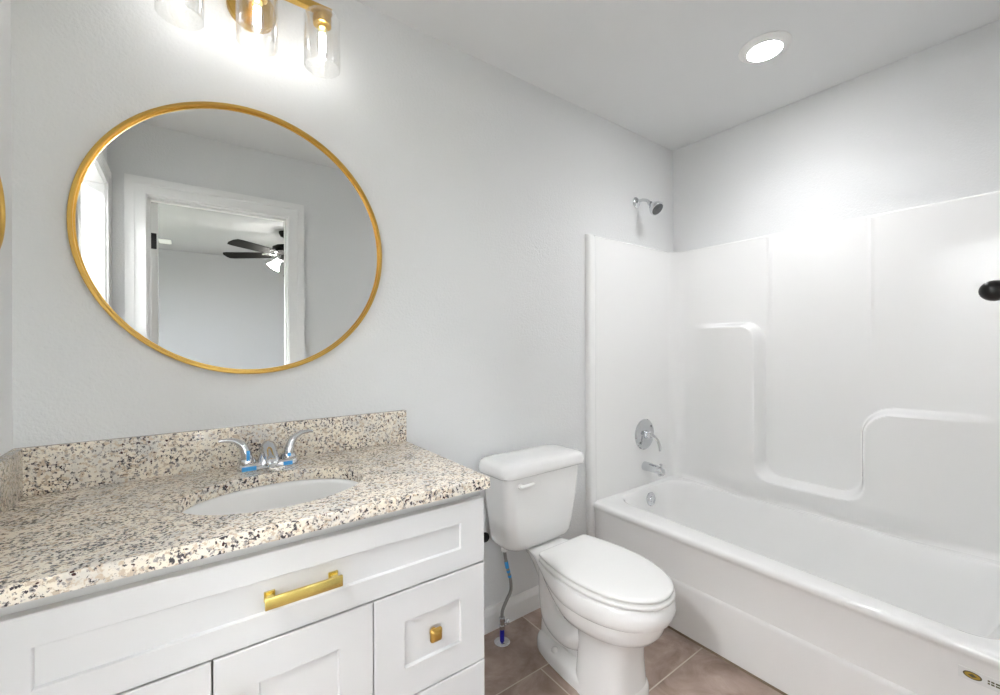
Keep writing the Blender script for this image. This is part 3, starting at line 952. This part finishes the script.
# ------------------------------------------------------------------ round mirror
MX, MZ, MR = .161, 1.543, .402
mi = thing('round_mirror', (MX, 0, MZ - MR), 'round mirror with thin gold frame above the vanity sink', 'mirror')
MB().lathe((MX, -.002, MZ), (0, -1, 0), [(MR - .014, 0), (MR - .014, .012), (MR - .010, .012), (MR - .010, .021), (MR - .008, .023), (MR - .002, .023), (MR, .021), (MR, 0), (MR - .014, 0)], 160, False, False).build('frame', M['gold'], mi, 35)
MB().lathe((MX, -.003, MZ), (0, -1, 0), [(MR - .013, 0), (MR - .013, .008)], 160).build('mirror_glass', M['mirror'], mi, 35)

# ------------------------------------------------------------------ vanity light
LX, LZ = .161, 2.256
vl = thing('vanity_light', (LX, 0, LZ), 'gold three light vanity bar with seeded glass shades above mirror', 'wall light')
MB().lathe((LX, 0, LZ), (0, -1, 0), [(.066, 0), (.066, .016), (.062, .021), (.030, .022)], 48).build('backplate', M['gold'], vl, 35)
BYc = -.128
MB().rbox(LX - .011, LX + .011, BYc, -.018, LZ - .011, LZ + .011, .002, 2).build('arm', M['gold'], vl, 35)
MB().rbox(LX - .202, LX + .202, BYc - .011, BYc + .011, LZ - .011, LZ + .011, .002, 2).build('bar', M['gold'], vl, 35)
for k in (-1, 0, 1):
    sxx = LX + k * .175
    so = MB().lathe((sxx, BYc, LZ - .011), (0, 0, -1), [(.013, 0), (.013, .010), (.026, .011), (.027, .016), (.026, .034), (.020, .036)], 28).build('socket', M['gold'], vl, 35)
    zt_ = LZ - .016
    hgt, r0, th = .160, .052, .0022
    pr = [(.020, 0), (.040, .001), (.048, .005), (r0, .014), (r0, hgt), (r0 - th / 2, hgt + .0012), (r0 - th, hgt), (r0 - th, .015), (.046, .0075), (.039, .0035), (.020, .0025)]
    MB().lathe((sxx, BYc, zt_), (0, 0, -1), pr + [pr[0]], 48, False, False).build('glass_shade', M['glass'], vl, 50)
    bu = MB().lathe((sxx, BYc, LZ - .053), (0, 0, -1), [(.0125, -.004), (.0125, 0), (.013, .006), (.0155, .018), (.0165, .035), (.0165, .065), (.0145, .080), (.009, .090), (.001, .094)], 24, False, True).build('bulb', M['bulbglass'], so, 50)
    MB().lathe((sxx, BYc, LZ - .070), (0, 0, -1), [(.002, 0), (.0095, .003), (.0095, .054), (.002, .057)], 16).build('filament', M['filament'], bu, 50)
    MB().lathe((sxx, BYc, LZ - .045), (0, 0, -1), [(.0145, 0), (.0145, .012), (.009, .014)], 20).build('bulb_base', M['gold_light'], bu, 50)

# ------------------------------------------------------------------ recessed ceiling light
rl = thing('recessed_light', (1.908, -.745, H - .006), 'round white recessed downlight in the ceiling over the tub', 'ceiling light')
MB().lathe((1.908, -.745, H + .001), (0, 0, -1), [(.094, 0), (.094, .004), (.089, .008), (.076, .0125), (.066, .0165), (.0625, .017), (.0615, .015)], 56, False, False).build('trim_ring', M['white_plastic'], rl, 35)
MB().lathe((1.908, -.745, H - .012), (0, 0, -1), [(.0618, 0), (.0618, .0032), (.058, .0042), (.03, .005)], 48).build('lens', M['lens'], rl, 35)

ld = bpy.data.lights.new('downlight_beam', 'SPOT')
ld.energy = DOWNSPOT
ld.color = (0.97, 0.98, 1.0)
ld.spot_size = radians(150)
ld.spot_blend = 1.0
ld.shadow_soft_size = 0.055
lo = bpy.data.objects.new('downlight_beam', ld)
COL.objects.link(lo)
lo.parent = rl
lo.location = (0, 0, -.080)

# ------------------------------------------------------------------ gold towel ring on the left wall
tr = thing('towel_ring', (XL, -.319, 1.585), 'gold towel ring hanging on the left side wall', 'towel ring')
MB().lathe((XL, -.319, 1.592), (1, 0, 0), [(.024, 0), (.024, .006), (.011, .010), (.010, .040), (.013, .044), (.004, .046)], 28).build('post', M['gold'], tr)
ring_pts = [(-.300, -.319 + .0975 * cos(2 * pi * k / 64), 1.489 + .0975 * sin(2 * pi * k / 64)) for k in range(64)]
rg = []
for k in range(64):
    a = 2 * pi * k / 64
    rg.append([(-.300 + .0045 * sin(2 * pi * j / 12), -.319 + (.0975 + .0045 * cos(2 * pi * j / 12)) * cos(a), 1.489 + (.0975 + .0045 * cos(2 * pi * j / 12)) * sin(a)) for j in range(12)])
rg.append(rg[0])
MB().loft(rg, False, False).build('ring', M['gold'], tr)

# ------------------------------------------------------------------ black robe hook on the front wall
hk = thing('robe_hook', (.93, YF, 1.27), 'black ball ended robe hook at the right edge near the tub', 'hook')
MB().lathe((.945, YF, 1.262), (0, 1, 0), [(.024, 0), (.024, .006), (.012, .009)], 28).build('mount_plate', M['black'], hk)
MB().tube([(.945, YF + .006, 1.262), (.944, YF + .035, 1.262), (.940, YF + .062, 1.272), (.934, YF + .080, 1.290)], [.008, .0075, .007, .0065], 14).build('arm', M['black'], hk)
MB().sphere((.932, -1.4312, 1.299), .0158, 1.0, 1.0, .95).build('ball_tip', M['black'], hk)

# ------------------------------------------------------------------ ceiling fan in the bedroom
fx, fy = .84, -3.50
fan = thing('ceiling_fan', (fx, fy, H), 'black ceiling fan with lit white shades seen in the mirror', 'ceiling fan')
MB().lathe((fx, fy, H), (0, 0, -1), [(.065, 0), (.065, .02), (.05, .05), (.02, .062)], 32).build('canopy', M['blade'], fan)
MB().tube([(fx, fy, H - .05), (fx, fy, H - .15)], .012, 14, 0).build('downrod', M['blade'], fan)
MB().lathe((fx, fy, H - .135), (0, 0, -1), [(.03, 0), (.09, .012), (.125, .03), (.13, .085), (.10, .105), (.055, .115)], 40).build('motor_housing', M['blade'], fan)
zbl = H - .245
for k in range(5):
    a = radians(180 - 36 + 72 * k)
    d = Vector((cos(a), sin(a), 0)); q = Vector((-sin(a), cos(a), 0))
    C0 = Vector((fx, fy, zbl))
    rg = []
    for r, hw in ((.17, .045), (.20, .058), (.40, .066), (.58, .070), (.625, .064), (.645, .03)):
        tl = -.24
        rg.append([C0 + d * r + q * (hw * u_) + Vector((0, 0, hw * u_ * tl + dz)) for u_, dz in ((-1, -.003), (1, -.003), (1, .003), (-1, .003))])
    bl = MB().loft(rg).build('blade', M['blade'], fan, 0)
    br = MB()
    br.tube([C0 + d * .09 + Vector((0, 0, .02)), C0 + d * .13 + Vector((0, 0, .008)), C0 + d * .22 + Vector((0, 0, .006))], [.012, .014, .009], 10, 4)
    for s in (-1, 1):
        br.tube([C0 + d * .12 + Vector((0, 0, .008)), C0 + d * .16 + q * s * .035 + Vector((0, 0, .008)), C0 + d * .23 + q * s * .028 + Vector((0, 0, .007))], .007, 10, 4)
    br.build('blade_bracket', M['chrome'], bl)
MB().lathe((fx, fy, H - .245), (0, 0, -1), [(.05, 0), (.062, .02), (.06, .06), (.03, .08)], 32).build('light_kit', M['bronze'], fan)
for k in range(3):
    a = radians(180 + 10 + 120 * k)
    d = Vector((cos(a), sin(a), 0))
    p = Vector((fx, fy, H - .30)) + d * .065
    axd = (d * .55 + Vector((0, 0, -.83))).normalized()
    MB().tube([Vector((fx, fy, H - .29)) + d * .04, p], .013, 12, 0).build('lamp_arm', M['bronze'], fan)
    MB().lathe(p, axd, [(.022, 0), (.028, .012), (.034, .04), (.048, .075), (.065, .105), (.063, .105), (.046, .077), (.031, .04), (.020, .01)], 28, True, True).build('glass_shade', M['fanglow'], fan, 50)
MB().tube([(fx - .02, fy + .03, H - .32), (fx - .02, fy + .03, H - .46)], .0015, 6, 0).sphere((fx - .02, fy + .03, H - .47), .010, 1, 1, 1.3, 10, 8).build('pull_chain', M['bronze'], fan)

# white supply register on the bedroom ceiling
vt = thing('ceiling_vent', (-.20, -4.70, H), 'small white vent on the bedroom ceiling seen in the mirror', 'vent')
MB().rbox(-.265, -.150, -4.80, -4.60, H - .012, H - .0005, .003, 1).build('frame', M['white_plastic'], vt)
lv = MB()
for k in range(6):
    y = -4.775 + .03 * k
    lv.box(-.255, -.160, y - .009, y + .009, H - .017, H - .011)
lv.build('louver', M['trim'], vt, 0)
